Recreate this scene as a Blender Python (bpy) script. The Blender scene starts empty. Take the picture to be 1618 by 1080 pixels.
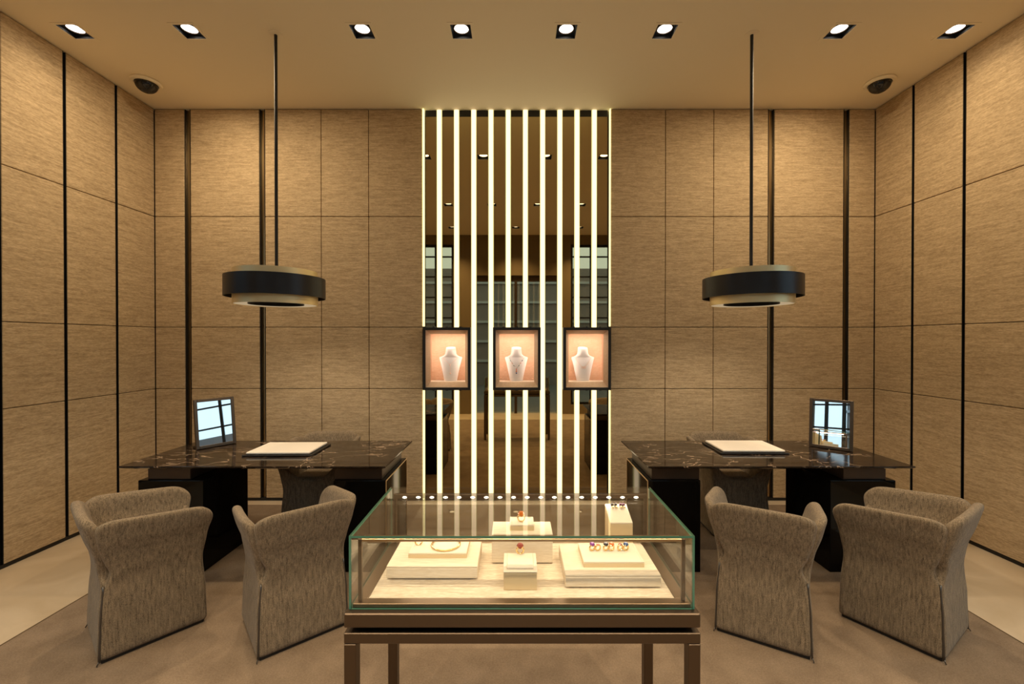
import bpy, math, random
from mathutils import Vector, Matrix
random.seed(7)
R = math.radians
C = bpy.context.scene.collection
SC = bpy.context.scene

# ------------------------------------------------------------------ camera, world, exposure
cam_d = bpy.data.cameras.new('camera')
cam = bpy.data.objects.new('camera', cam_d)
C.objects.link(cam)
cam.location = (0, 0, 1.6)
cam.rotation_euler = (R(90 - 0.35), 0, 0)
cam_d.sensor_width = 36.0
cam_d.lens = 680.0 / 1618.0 * 36.0
cam_d.shift_x = -6.0 / 1618.0
cam_d.shift_y = 2.0 / 1618.0
cam_d.clip_start = 0.02
SC.camera = cam

world = bpy.data.worlds.new('daylight')
SC.world = world
world.use_nodes = True
bgn = world.node_tree.nodes['Background']
bgn.inputs[0].default_value = (0.62, 0.82, 0.95, 1)
bgn.inputs[1].default_value = 2.0

SC.view_settings.view_transform = 'Standard'
SC.view_settings.look = 'None'
SC.view_settings.gamma = 1.0
SC.view_settings.use_curve_mapping = False
SC.view_settings.exposure = 0.0
SC.cycles.max_bounces = 10
SC.cycles.diffuse_bounces = 5
SC.cycles.glossy_bounces = 6
SC.cycles.transparent_max_bounces = 24
SC.cycles.caustics_reflective = False
SC.cycles.caustics_refractive = False
SC.cycles.sample_clamp_indirect = 4.0

LAMP = (1.0, 0.785, 0.51)      # warm halogen
WASH_W = 31.0
AIM_W = 25.0                 # wall-washing downlights
NARROW_W = 24.0               # inner downlights
REAR_W = 46.0                 # second row
PENDANT_W = 31.0
CASE_W = 0.95
NICHE_W = 0.72
NL_COL = (1.0, 0.83, 0.68)

# ------------------------------------------------------------------ materials
def srgb(r, g, b):
    f = lambda c: (c / 255 / 12.92) if c / 255 <= 0.04045 else ((c / 255 + 0.055) / 1.055) ** 2.4
    return (f(r), f(g), f(b), 1)

def new_mat(name):
    m = bpy.data.materials.new(name)
    m.use_nodes = True
    return m, m.node_tree.nodes, m.node_tree.links, m.node_tree.nodes['Principled BSDF']

def plain(name, col, rough=0.5, metal=0.0, spec=0.5, coat=0.0):
    m, n, l, p = new_mat(name)
    p.inputs['Base Color'].default_value = (*col[:3], 1)
    p.inputs['Roughness'].default_value = rough
    p.inputs['Metallic'].default_value = metal
    p.inputs['Specular IOR Level'].default_value = spec
    p.inputs['Coat Weight'].default_value = coat
    return m

def emit(name, col, s):
    m = bpy.data.materials.new(name)
    m.use_nodes = True
    n = m.node_tree.nodes
    n.clear()
    e = n.new('ShaderNodeEmission')
    e.inputs[0].default_value = (*col[:3], 1)
    e.inputs[1].default_value = s
    o = n.new('ShaderNodeOutputMaterial')
    m.node_tree.links.new(e.outputs[0], o.inputs[0])
    return m

def streaks(name, lo, hi, scales, rough=0.9, bump=0.3, dist=0.002, spec=0.2, blotch=0.25, sheen=0.0):
    """woven cloth: several stretched noises mixed between two colours, with bump"""
    m, n, l, p = new_mat(name)
    tc = n.new('ShaderNodeTexCoord')
    acc = None
    for sc in scales:
        mp = n.new('ShaderNodeMapping')
        mp.inputs['Scale'].default_value = sc
        nz = n.new('ShaderNodeTexNoise')
        nz.inputs['Scale'].default_value = 1.0
        nz.inputs['Detail'].default_value = 2.0
        nz.inputs['Roughness'].default_value = 0.6
        l.new(tc.outputs['Object'], mp.inputs[0])
        l.new(mp.outputs[0], nz.inputs['Vector'])
        if acc is None:
            acc = nz.outputs['Fac']
        else:
            mx = n.new('ShaderNodeMath')
            mx.operation = 'ADD'
            l.new(acc, mx.inputs[0])
            l.new(nz.outputs['Fac'], mx.inputs[1])
            acc = mx.outputs[0]
    dv = n.new('ShaderNodeMath')
    dv.operation = 'DIVIDE'
    dv.inputs[1].default_value = len(scales)
    l.new(acc, dv.inputs[0])
    cr = n.new('ShaderNodeValToRGB')
    cr.color_ramp.elements[0].position = 0.33
    cr.color_ramp.elements[0].color = (*lo[:3], 1)
    cr.color_ramp.elements[1].position = 0.67
    cr.color_ramp.elements[1].color = (*hi[:3], 1)
    l.new(dv.outputs[0], cr.inputs[0])
    l.new(cr.outputs[0], p.inputs['Base Color'])
    bp = n.new('ShaderNodeBump')
    bp.inputs['Strength'].default_value = bump
    bp.inputs['Distance'].default_value = dist
    l.new(dv.outputs[0], bp.inputs['Height'])
    l.new(bp.outputs[0], p.inputs['Normal'])
    p.inputs['Roughness'].default_value = rough
    p.inputs['Specular IOR Level'].default_value = spec
    if sheen:
        p.inputs['Sheen Weight'].default_value = sheen
    return m

M = {}
M['wall_cloth'] = streaks('wall_cloth', (0.29, 0.205, 0.113), (0.68, 0.52, 0.325), [(26, 26, 130), (60, 60, 300), (6, 6, 70)], rough=0.75, bump=0.5, dist=0.003)
M['tweed'] = streaks('tweed', (0.027, 0.020, 0.013), (0.395, 0.30, 0.197), [(130, 130, 16), (240, 240, 300), (420, 420, 420)], rough=0.95, bump=0.7, dist=0.003, sheen=0.1)
M['carpet'] = streaks('carpet_pile', (0.15, 0.106, 0.070), (0.30, 0.222, 0.154), [(120, 120, 10), (300, 300, 10), (6, 6, 1)], rough=1.0, bump=0.5, dist=0.002, spec=0.05)
M['carpet_edge'] = plain('carpet_binding', (0.10, 0.065, 0.035), 0.8, spec=0.1)
M['deck_cloth'] = streaks('deck_cloth', (0.52, 0.415, 0.285), (0.85, 0.755, 0.61), [(20, 180, 200), (50, 420, 420)], rough=0.85, bump=0.3, dist=0.001)
M['riser_cloth'] = streaks('riser_cloth', (0.66, 0.55, 0.40), (0.86, 0.77, 0.62), [(16, 300, 320), (40, 600, 600)], rough=0.8, bump=0.3, dist=0.001)
M['niche_cloth'] = streaks('niche_cloth', (0.70, 0.42, 0.26), (0.86, 0.60, 0.42), [(30, 30, 260), (60, 60, 500)], rough=0.85, bump=0.3, dist=0.001)
M['mat_board'] = streaks('mat_board', (0.50, 0.36, 0.22), (0.60, 0.45, 0.30), [(40, 40, 400)], rough=0.8, bump=0.1, dist=0.001)
M['ceiling'] = plain('ceiling_paint', (0.92, 0.83, 0.64), 0.85, spec=0.1)
M['portal'] = plain('brown_portal', (0.19, 0.14, 0.075), 0.6)
M['white_trim'] = plain('trim_paint', (0.92, 0.83, 0.64), 0.6, spec=0.2)
M['bronze'] = plain('brushed_bronze', (0.125, 0.092, 0.066), 0.40, 1.0)
M['bronze_half_lit'] = plain('half_lit_bronze', (0.26, 0.185, 0.12), 0.36, 1.0)  # case bronze with some light painted into its colour, for the inner rim
M['bronze_lit'] = plain('lit_bronze', (0.46, 0.33, 0.20), 0.30, 1.0)  # same case bronze, colour brightened to paint the light bars' reflection
M['bronze_dark'] = plain('dark_bronze', (0.085, 0.06, 0.042), 0.42, 0.8)
M['brass_inlay'] = plain('polished_brass_inlay', (0.62, 0.42, 0.20), 0.28, 1.0)
M['drum_brass'] = plain('satin_brass', (0.80, 0.66, 0.38), 0.5, 1.0)
M['drum_black'] = plain('blackened_metal', (0.022, 0.022, 0.024), 0.36, 0.5)
M['rod_black'] = plain('matt_black_rod', (0.012, 0.012, 0.013), 0.6)
M['black'] = plain('black_paint', (0.006, 0.006, 0.006), 0.5)
M['recess'] = plain('dark_recess', (0.02, 0.015, 0.01), 0.6)
M['lacquer'] = plain('black_lacquer', (0.004, 0.0035, 0.003), 0.06, 0.0, 0.14)
M['mirror_bronze'] = plain('bronze_mirror', (0.50, 0.40, 0.22), 0.015, 1.0)
M['mirror'] = plain('silver_mirror', (0.86, 0.90, 0.90), 0.01, 1.0)
M['cream_leather'] = plain('cream_leather', (0.90, 0.82, 0.70), 0.5, spec=0.3)
M['black_leather'] = plain('black_leather', (0.012, 0.011, 0.011), 0.35)
M['tray_cream'] = plain('cream_suede', (0.84, 0.75, 0.60), 0.7, spec=0.2)
M['tray_side'] = plain('champagne_lacquer', (0.68, 0.53, 0.31), 0.4)
M['bust'] = plain('white_velvet', (0.88, 0.82, 0.78), 0.8, spec=0.2)
M['gold'] = plain('yellow_gold', (0.95, 0.66, 0.28), 0.18, 1.0)
M['rose_gold'] = plain('rose_gold', (0.95, 0.62, 0.46), 0.35, 1.0)
M['silver'] = plain('white_gold', (0.80, 0.78, 0.74), 0.2, 1.0)
M['zip_metal'] = plain('zip_metal', (0.12, 0.11, 0.10), 0.4, 0.8)
M['dome'] = plain('smoked_dome', (0.012, 0.011, 0.011), 0.06, 0.0, 0.5)
M['window_black'] = plain('black_window_metal', (0.008, 0.008, 0.009), 0.4, 0.3)
M['outer_grey'] = plain('grey_stone', (0.25, 0.215, 0.20), 0.7)
M['outer_ledge'] = plain('pale_stone', (0.5, 0.52, 0.54), 0.7)
M['pavement'] = plain('pavement', (0.14, 0.14, 0.14), 0.8)
for nm, c in (('amber', (0.65, 0.16, 0.02)), ('garnet', (0.25, 0.03, 0.015)), ('purple', (0.22, 0.02, 0.30)), ('blue', (0.01, 0.06, 0.22)),
              ('onyx', (0.01, 0.01, 0.02)), ('plum', (0.12, 0.02, 0.10)), ('teal', (0.02, 0.22, 0.25)), ('coral', (0.8, 0.3, 0.2))):
    M['gem_' + nm] = plain(nm + '_gem', c, 0.22, 0.0, 0.25)
M['bar_light'] = emit('bar_light', (1.0, 0.76, 0.47), 1.85)
M['bar_flank'] = emit('bar_flank', (1.0, 0.84, 0.32), 1.0)
M['edge_light'] = emit('edge_light', (1.0, 0.84, 0.38), 1.8)
M['lamp_disc'] = emit('lamp_disc', (1.0, 0.94, 0.86), 6.0)
M['led'] = emit('led', (1.0, 0.88, 0.62), 7.0)
M['niche_light'] = emit('niche_light', (1.0, 0.86, 0.70), 4.0)
M['pendant_glow'] = emit('pendant_diffuser', (1.0, 0.74, 0.44), 0.45)

def glass_mat(name, tint, f0):
    m = bpy.data.materials.new(name)
    m.use_nodes = True
    n, l = m.node_tree.nodes, m.node_tree.links
    n.clear()
    t = n.new('ShaderNodeBsdfTransparent')
    t.inputs[0].default_value = (*tint, 1)
    g = n.new('ShaderNodeBsdfGlossy')
    g.inputs['Roughness'].default_value = 0.0
    g.inputs['Color'].default_value = (1, 1, 1, 1)
    ge_ = n.new('ShaderNodeNewGeometry')
    dt = n.new('ShaderNodeVectorMath'); dt.operation = 'DOT_PRODUCT'
    l.new(ge_.outputs['Normal'], dt.inputs[0]); l.new(ge_.outputs['Incoming'], dt.inputs[1])
    ab = n.new('ShaderNodeMath'); ab.operation = 'ABSOLUTE'
    l.new(dt.outputs['Value'], ab.inputs[0])
    om = n.new('ShaderNodeMath'); om.operation = 'SUBTRACT'; om.inputs[0].default_value = 1.0
    l.new(ab.outputs[0], om.inputs[1])
    pw = n.new('ShaderNodeMath'); pw.operation = 'POWER'; pw.inputs[1].default_value = 5.0
    l.new(om.outputs[0], pw.inputs[0])
    fr = n.new('ShaderNodeMath'); fr.operation = 'MULTIPLY_ADD'
    fr.inputs[1].default_value = 1.0 - f0; fr.inputs[2].default_value = f0
    l.new(pw.outputs[0], fr.inputs[0])
    mx = n.new('ShaderNodeMixShader')
    o = n.new('ShaderNodeOutputMaterial')
    l.new(fr.outputs[0], mx.inputs[0])
    l.new(t.outputs[0], mx.inputs[1])
    l.new(g.outputs[0], mx.inputs[2])
    l.new(mx.outputs[0], o.inputs[0])
    return m
M['glass'] = glass_mat('clear_glass', (0.985, 0.99, 0.985), 0.035)
M['window_glass'] = glass_mat('window_glass', (0.88, 0.89, 0.89), 0.035)
ge, n_, l_, p_ = new_mat('green_glass_edge')
p_.inputs['Base Color'].default_value = (0.06, 0.19, 0.13, 1)
p_.inputs['Roughness'].default_value = 0.15
M['glass_edge'] = ge

def marble_dark():
    m, n, l, p = new_mat('dark_emperador_marble')
    tc = n.new('ShaderNodeTexCoord')
    mp = n.new('ShaderNodeMapping')
    mp.inputs['Scale'].default_value = (1.0, 2.2, 1.0)
    mp.inputs['Rotation'].default_value = (0, 0, 0.35)
    l.new(tc.outputs['Object'], mp.inputs[0])
    def vein(scale, w, detail, seed):
        nz = n.new('ShaderNodeTexNoise')
        nz.noise_dimensions = '4D'
        nz.inputs['W'].default_value = seed
        nz.inputs['Scale'].default_value = scale
        nz.inputs['Detail'].default_value = detail
        nz.inputs['Distortion'].default_value = 0.6
        l.new(mp.outputs[0], nz.inputs['Vector'])
        a = n.new('ShaderNodeMath'); a.operation = 'SUBTRACT'; a.inputs[1].default_value = 0.5
        b = n.new('ShaderNodeMath'); b.operation = 'ABSOLUTE'
        c = n.new('ShaderNodeMapRange')
        c.inputs['From Min'].default_value = 0.0
        c.inputs['From Max'].default_value = w
        c.inputs['To Min'].default_value = 1.0
        c.inputs['To Max'].default_value = 0.0
        l.new(nz.outputs['Fac'], a.inputs[0]); l.new(a.outputs[0], b.inputs[0]); l.new(b.outputs[0], c.inputs['Value'])
        return c.outputs[0]
    v1 = vein(2.0, 0.0085, 5, 1.3)
    v2 = vein(4.5, 0.010, 5, 7.7)
    mk = n.new('ShaderNodeTexNoise')
    mk.inputs['Scale'].default_value = 3.0
    l.new(tc.outputs['Object'], mk.inputs['Vector'])
    mr = n.new('ShaderNodeMapRange')
    mr.inputs['From Min'].default_value = 0.48
    mr.inputs['From Max'].default_value = 0.62
    l.new(mk.outputs['Fac'], mr.inputs['Value'])
    mv = n.new('ShaderNodeMath'); mv.operation = 'MULTIPLY'
    l.new(v2, mv.inputs[0]); l.new(mr.outputs[0], mv.inputs[1])
    ad = n.new('ShaderNodeMath'); ad.operation = 'MAXIMUM'
    l.new(v1, ad.inputs[0]); l.new(mv.outputs[0], ad.inputs[1])
    mm = n.new('ShaderNodeMath'); mm.operation = 'MULTIPLY'
    mr2 = n.new('ShaderNodeMapRange')
    mr2.inputs['From Min'].default_value = 0.35
    mr2.inputs['From Max'].default_value = 0.65
    l.new(mk.outputs['Fac'], mr2.inputs['Value'])
    l.new(ad.outputs[0], mm.inputs[0]); l.new(mr2.outputs[0], mm.inputs[1])
    base = n.new('ShaderNodeTexNoise')
    base.inputs['Scale'].default_value = 14
    base.inputs['Detail'].default_value = 6
    l.new(mp.outputs[0], base.inputs['Vector'])
    cr = n.new('ShaderNodeValToRGB')
    cr.color_ramp.elements[0].position = 0.35
    cr.color_ramp.elements[0].color = (0.012, 0.008, 0.006, 1)
    cr.color_ramp.elements[1].position = 0.75
    cr.color_ramp.elements[1].color = (0.040, 0.027, 0.019, 1)
    l.new(base.outputs['Fac'], cr.inputs[0])
    mix = n.new('ShaderNodeMix')
    mix.data_type = 'RGBA'
    l.new(mm.outputs[0], mix.inputs[0])
    l.new(cr.outputs[0], mix.inputs[6])
    mix.inputs[7].default_value = (0.62, 0.44, 0.30, 1)
    l.new(mix.outputs[2], p.inputs['Base Color'])
    p.inputs['Roughness'].default_value = 0.07
    return m
M['marble'] = marble_dark()

def marble_floor():
    m, n, l, p = new_mat('cream_marble_floor')
    tc = n.new('ShaderNodeTexCoord')
    nz = n.new('ShaderNodeTexNoise')
    nz.inputs['Scale'].default_value = 2.2
    nz.inputs['Detail'].default_value = 8
    nz.inputs['Distortion'].default_value = 1.2
    l.new(tc.outputs['Object'], nz.inputs['Vector'])
    cr = n.new('ShaderNodeValToRGB')
    cr.color_ramp.elements[0].position = 0.3
    cr.color_ramp.elements[0].color = (0.46, 0.36, 0.24, 1)
    cr.color_ramp.elements[1].position = 0.7
    cr.color_ramp.elements[1].color = (0.58, 0.475, 0.345, 1)
    l.new(nz.outputs['Fac'], cr.inputs[0])
    l.new(cr.outputs[0], p.inputs['Base Color'])
    p.inputs['Roughness'].default_value = 0.28
    p.inputs['Specular IOR Level'].default_value = 0.3
    return m
M['floor'] = marble_floor()

# ------------------------------------------------------------------ mesh helpers
class MB:
    def __init__(s):
        s.v, s.f, s.mi = [], [], []
    def face(s, pts, mi=0):
        b = len(s.v)
        s.v += [tuple(p) for p in pts]
        s.f.append(tuple(range(b, b + len(pts)))); s.mi.append(mi)
        return s
    def box(s, x0, x1, y0, y1, z0, z1, mi=0):
        b = len(s.v)
        s.v += [(x0, y0, z0), (x1, y0, z0), (x1, y1, z0), (x0, y1, z0), (x0, y0, z1), (x1, y0, z1), (x1, y1, z1), (x0, y1, z1)]
        for q in ((0, 3, 2, 1), (4, 5, 6, 7), (0, 1, 5, 4), (1, 2, 6, 5), (2, 3, 7, 6), (3, 0, 4, 7)):
            s.f.append(tuple(b + i for i in q)); s.mi.append(mi)
        return s
    def loft(s, rings, cap=True, mi=0, closed=True):
        b = len(s.v)
        k = len(rings[0])
        for r in rings:
            s.v += [tuple(p) for p in r]
        for i in range(len(rings) - 1):
            for j in range(k if closed else k - 1):
                j2 = (j + 1) % k
                s.f.append((b + i * k + j, b + i * k + j2, b + (i + 1) * k + j2, b + (i + 1) * k + j)); s.mi.append(mi)
        if cap:
            s.f.append(tuple(b + j for j in reversed(range(k)))); s.mi.append(mi)
            e = b + (len(rings) - 1) * k
            s.f.append(tuple(e + j for j in range(k))); s.mi.append(mi)
        return s
    def lathe(s, prof, n=48, cx=0, cy=0, closed_profile=False, mi=0):
        """prof: list of (r, z). closed_profile makes a torus-like ring of revolution"""
        b = len(s.v)
        k = len(prof)
        for a in range(n):
            c, q = math.cos(2 * math.pi * a / n), math.sin(2 * math.pi * a / n)
            s.v += [(cx + r * c, cy + r * q, z) for r, z in prof]
        for a in range(n):
            a2 = (a + 1) % n
            for j in range(k if closed_profile else k - 1):
                j2 = (j + 1) % k
                s.f.append((b + a * k + j, b + a2 * k + j, b + a2 * k + j2, b + a * k + j2)); s.mi.append(mi)
        return s
    def tube(s, pts, r, n=8, mi=0, closed=False):
        pts = [Vector(p) for p in pts]
        rings = []
        m = len(pts)
        for i, p in enumerate(pts):
            if closed:
                d = pts[(i + 1) % m] - pts[i - 1]
            else:
                d = pts[min(i + 1, m - 1)] - pts[max(i - 1, 0)]
            d.normalize()
            up = Vector((0, 0, 1)) if abs(d.z) < 0.9 else Vector((1, 0, 0))
            a = d.cross(up).normalized()
            c = d.cross(a).normalized()
            rings.append([p + a * (r * math.cos(2 * math.pi * j / n)) + c * (r * math.sin(2 * math.pi * j / n)) for j in range(n)])
        if closed:
            rings.append(rings[0])
            return s.loft(rings, cap=False, mi=mi)
        return s.loft(rings, cap=True, mi=mi)
    def ball(s, c, r, n=10, m=6, sx=1, sy=1, sz=1, mi=0):
        rings = []
        for i in range(m + 1):
            t = math.pi * (i + 0.02) / (m + 0.04)
            rings.append([(c[0] + sx * r * math.sin(t) * math.cos(2 * math.pi * j / n), c[1] + sy * r * math.sin(t) * math.sin(2 * math.pi * j / n), c[2] - sz * r * math.cos(t)) for j in range(n)])
        return s.loft(rings, mi=mi)
    def mesh(s, name, mats):
        me = bpy.data.meshes.new(name)
        me.from_pydata(s.v, [], s.f)
        for m in (mats if isinstance(mats, (list, tuple)) else [mats]):
            me.materials.append(m)
        if any(s.mi):
            me.polygons.foreach_set('material_index', s.mi)
        me.update()
        return me
    def build(s, name, mats, parent=None, smooth=False, bevel=0.0, seg=2, subsurf=0, loc=None, rotz=0.0):
        me = s.mesh(name, mats)
        o = bpy.data.objects.new(name, me)
        C.objects.link(o)
        if parent:
            o.parent = parent
        if loc:
            o.location = loc
        if rotz:
            o.rotation_euler = (0, 0, rotz)
        if smooth:
            me.polygons.foreach_set('use_smooth', [True] * len(me.polygons))
        if smooth == 'auto':
            me.set_sharp_from_angle(angle=R(35))
        if bevel:
            b = o.modifiers.new('soft_edges', 'BEVEL')
            b.width = bevel
            b.segments = seg
            b.limit_method = 'ANGLE'
            b.angle_limit = R(40)
        if subsurf:
            q = o.modifiers.new('smoothing', 'SUBSURF')
            q.levels = subsurf
            q.render_levels = subsurf
        return o

def box(*a):
    return MB().box(*a)

def tag(o, label=None, cat=None, group=None, kind=None):
    if label: o['label'] = label
    if cat: o['category'] = cat
    if group: o['group'] = group
    if kind: o['kind'] = kind
    return o

def thing(name, label, cat, loc=(0, 0, 0), rotz=0.0, group=None):
    o = bpy.data.objects.new(name, None)
    C.objects.link(o)
    o.empty_display_size = 0.1
    o.location = loc
    o.rotation_euler = (0, 0, rotz)
    return tag(o, label, cat, group)

def struct(o):
    o['kind'] = 'structure'
    return o

def copy_tree(o, parent=None):
    c = o.copy()
    C.objects.link(c)
    c.parent = parent
    for ch in list(o.children):
        copy_tree(ch, c)
    return c

def lamp(name, kind, loc, parent, watts, col=LAMP, **kw):
    d = bpy.data.lights.new(name, kind)
    d.energy = watts
    d.color = col
    for k, v in kw.items():
        setattr(d, k, v)
    o = bpy.data.objects.new(name, d)
    C.objects.link(o)
    o.location = loc
    o.parent = parent
    return o

# ------------------------------------------------------------------ room shell
XL, XR = -3.59, 3.57
YB, YF = 4.285, -0.75          # face of the back panels, front facade
ZC = 3.90
T = 0.04                       # panel thickness

# floor and carpet
struct(box(XL - 0.3, XR + 0.3, YF - 0.3, YB + 0.4, -0.1, 0.0).build('floor', M['floor']))
carpet = tag(box(-2.69, 2.665, -0.05, 4.17, 0.0, 0.008).build('carpet', M['carpet'], bevel=0.003),
    'large taupe woven carpet laid under the desks and chairs', 'carpet')
for x0 in (-2.702, 2.6655):
    box(x0, x0 + 0.0115, -0.05, 4.17, 0.0, 0.006).build('edge_binding', M['carpet_edge'], carpet)

# ceiling, with a square hole for every downlight
ROW1 = [-3.28, -2.43, -1.143, -0.405, 0.376, 1.11, 2.41, 3.275]
ROW1_Y, ROW2_Y, ROW3_Y = 3.22, 1.32, -0.15
ROW3 = [-2.6, -1.3, 0.0, 1.3, 2.6]
holes = [(x, ROW1_Y) for x in ROW1] + [(x, ROW2_Y) for x in ROW1] + [(x, ROW3_Y) for x in ROW3]
HA = 0.074
def ceiling():
    xs = sorted({XL - 0.3, XR + 0.3} | {x + d for x, _ in holes for d in (-HA, HA)})
    ys = sorted({YF - 0.3, YB + 0.4} | {y + d for y in (ROW1_Y, ROW2_Y, ROW3_Y) for d in (-HA, HA)})
    mb = MB()
    for i in range(len(xs) - 1):
        for j in range(len(ys) - 1):
            cx, cy = (xs[i] + xs[i + 1]) / 2, (ys[j] + ys[j + 1]) / 2
            if any(abs(cx - hx) < HA and abs(cy - hy) < HA for hx, hy in holes):
                continue
            mb.face([(xs[i], ys[j], ZC), (xs[i], ys[j + 1], ZC), (xs[i + 1], ys[j + 1], ZC), (xs[i + 1], ys[j], ZC)])
    mb.box(XL - 0.3, XR + 0.3, YF - 0.3, YB + 0.4, ZC + 0.16, ZC + 0.24)
    return mb
struct(ceiling().build('ceiling', M['ceiling']))

# back wall: dark backing with cloth panels in front, an opening in the middle for the light screen
SX0, SX1 = -0.926, 0.940
wb = struct(MB().box(XL - 0.2, SX0 - 0.004, YB + T + 0.002, YB + 0.4, 0, ZC).box(SX1 + 0.004, XR + 0.2, YB + T + 0.002, YB + 0.4, 0, ZC)
            .box(SX0 - 0.004, SX1 + 0.004, YB + 0.3, YB + 0.4, 0, ZC).build('wall_back', M['recess']))
ZR = [0.03, 1.1205, 1.7325, 2.832, ZC - 0.004]
J = 0.0028
def back_panel(x0, x1, z0, z1):
    box(x0 + J, x1 - J, YB, YB + T, z0 + J, z1 - J).build('panel', M['wall_cloth'], wb, bevel=0.003, seg=1)
cols = [(XL + 0.002, -3.293), (-3.233, -2.548), (-2.493, -1.934), (-1.934, -1.462), (-1.462, SX0),
        (SX1, 1.487), (1.487, 1.966), (1.966, 2.508), (2.568, 3.258), (3.314, XR - 0.002)]
for x0, x1 in cols:
    for k in range(4):
        back_panel(x0, x1, ZR[k], ZR[k + 1])
for xc in (-3.263, -2.5205, 2.538, 3.286):
    box(xc - 0.025, xc + 0.025, YB + T - 0.006, YB + T + 0.001, 0.03, ZC - 0.002).build('brass_inlay', M['brass_inlay'], wb)
for x0, x1 in ((-3.293, -3.233), (-2.548, -2.493), (2.508, 2.568), (3.258, 3.314)):
    box(x0 + 0.0029, x0 + 0.0065, YB + 0.003, YB + T - 0.007, 0.03, ZC - 0.004).build('gap_liner', M['black'], wb)
    box(x1 - 0.0065, x1 - 0.0029, YB + 0.003, YB + T - 0.007, 0.03, ZC - 0.004).build('gap_liner', M['black'], wb)
box(XL, SX0, YB + 0.012, YB + T, 0.0, 0.029).build('plinth', M['black'], wb)
box(SX1, XR, YB + 0.012, YB + T, 0.0, 0.029).build('plinth', M['black'], wb)

# side walls with panels at the back and tall windows nearer the street
WY0, WY1, WZ0, WZ1 = 0.2, 2.45, 0.25, 3.45
for side, xf, sg in (('left', XL, -1), ('right', XR, 1)):
    xa, xb = sorted((xf + sg * T, xf + sg * 0.30))
    mb = MB().box(xa, xb, WY1, YB + 0.4, 0, ZC).box(xa, xb, YF - 0.3, WY0, 0, ZC).box(xa, xb, WY0, WY1, 0, WZ0).box(xa, xb, WY0, WY1, WZ1, ZC)
    w = struct(mb.build('wall_' + side, M['recess']))
    pa, pb = sorted((xf, xf + sg * T))
    ye = [(3.892, YB - 0.001), (3.449, 3.868), (3.010, 3.425), (2.47, 2.986)]
    for y0, y1 in ye:
        for k in range(4):
            box(pa, pb, y0 + J * 0.5, y1 - J * 0.5, ZR[k] + J, ZR[k + 1] - J).build('panel', M['wall_cloth'], w, bevel=0.003, seg=1)
    for yc in (3.88, 3.437, 2.998):
        qa, qb = sorted((xf + sg * (T - 0.006), xf + sg * (T - 0.001)))
        box(qa, qb, yc - 0.008, yc + 0.008, 0.03, ZC - 0.002).build('gap_back', M['black'], w)
        la_, lb_ = sorted((xf + sg * 0.003, xf + sg * (T - 0.007)))
        for yy in (yc - 0.0115, yc + 0.0085):
            box(la_, lb_, yy, yy + 0.003, 0.03, ZC - 0.004).build('gap_liner', M['black'], w)
    qa, qb = sorted((xf + sg * 0.012, xf + sg * T))
    box(qa, qb, 2.47, YB, 0.0, 0.029).build('plinth', M['black'], w)
    # painted returns around the window
    box(pa, pb, YF, WY0, 0.0, ZC - 0.004).build('panel', M['wall_cloth'], w, bevel=0.003, seg=1)
    box(pa, pb, WY0, WY1 + 0.02, WZ1 + 0.02, ZC - 0.004).build('panel', M['wall_cloth'], w, bevel=0.003, seg=1)
    box(pa, pb, WY0, WY1 + 0.02, 0.0, WZ0 - 0.02).build('panel', M['wall_cloth'], w, bevel=0.003, seg=1)

def window(name, along, pos, a0, a1, z0, z1, nv, zs, depth=0.05):
    """black metal window; along = 'x' or 'y' is the direction of its width"""
    def bx(mb, u0, u1, d0, d1, w0, w1):
        return mb.box(u0, u1, pos + d0, pos + d1, w0, w1) if along == 'x' else mb.box(pos + d0, pos + d1, u0, u1, w0, w1)
    mb = MB()
    h = depth / 2
    bx(mb, a0, a0 + 0.05, -h, h, z0, z1); bx(mb, a1 - 0.05, a1, -h, h, z0, z1)
    bx(mb, a0 + 0.05, a1 - 0.05, -h, h, z0, z0 + 0.05); bx(mb, a0 + 0.05, a1 - 0.05, -h, h, z1 - 0.05, z1)
    o = struct(mb.build(name, M['window_black']))
    for i in range(1, nv):
        a = a0 + (a1 - a0) * i / nv
        bx(MB(), a - 0.025, a + 0.025, -h * 0.8, h * 0.8, z0 + 0.05, z1 - 0.05).build('mullion', M['window_black'], o)
    for z in zs:
        bx(MB(), a0 + 0.05, a1 - 0.05, -h * 0.6, h * 0.6, z - 0.016, z + 0.016).build('glazing_bar', M['window_black'], o)
    bx(MB(), a0 + 0.04, a1 - 0.04, -0.003, 0.003, z0 + 0.04, z1 - 0.04).build('pane', M['window_glass'], o)
    return o
ZB = [0.7, 1.12, 1.54, 1.96, 2.38, 2.8, 3.2]
window('window_1', 'y', XL - 0.12, WY0, WY1, WZ0, WZ1, 3, ZB)
window('window_2', 'y', XR + 0.12, WY0, WY1, WZ0, WZ1, 3, ZB)

# street front behind the camera: portal with glazed door between two windows
ya, yb = YF - 0.2, YF
wf = MB()
for x0, x1 in ((XL - 0.3, -2.55), (-1.36, -0.96), (0.96, 1.20), (2.55, XR + 0.3)):
    wf.box(x0, x1, ya, yb, 0, ZC)
wf.box(-0.96, 0.96, ya, yb, 3.02, ZC)
wf.box(-2.55, -1.36, ya, yb, 3.7, ZC).box(1.20, 2.55, ya, yb, 3.7, ZC)
wf.box(-2.55, -1.36, ya, yb, 0, 0.2).box(1.20, 2.55, ya, yb, 0, 0.2)
struct(wf.build('wall_front', M['portal']))
window('window_3', 'x', YF - 0.1, -2.55, -1.36, 0.2, 3.7, 3, [0.75, 1.2, 1.65, 2.1, 2.55, 3.0, 3.44])
window('window_4', 'x', YF - 0.1, 1.20, 2.55, 0.2, 3.7, 3, [0.75, 1.2, 1.65, 2.1, 2.55, 3.0, 3.44])
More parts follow.
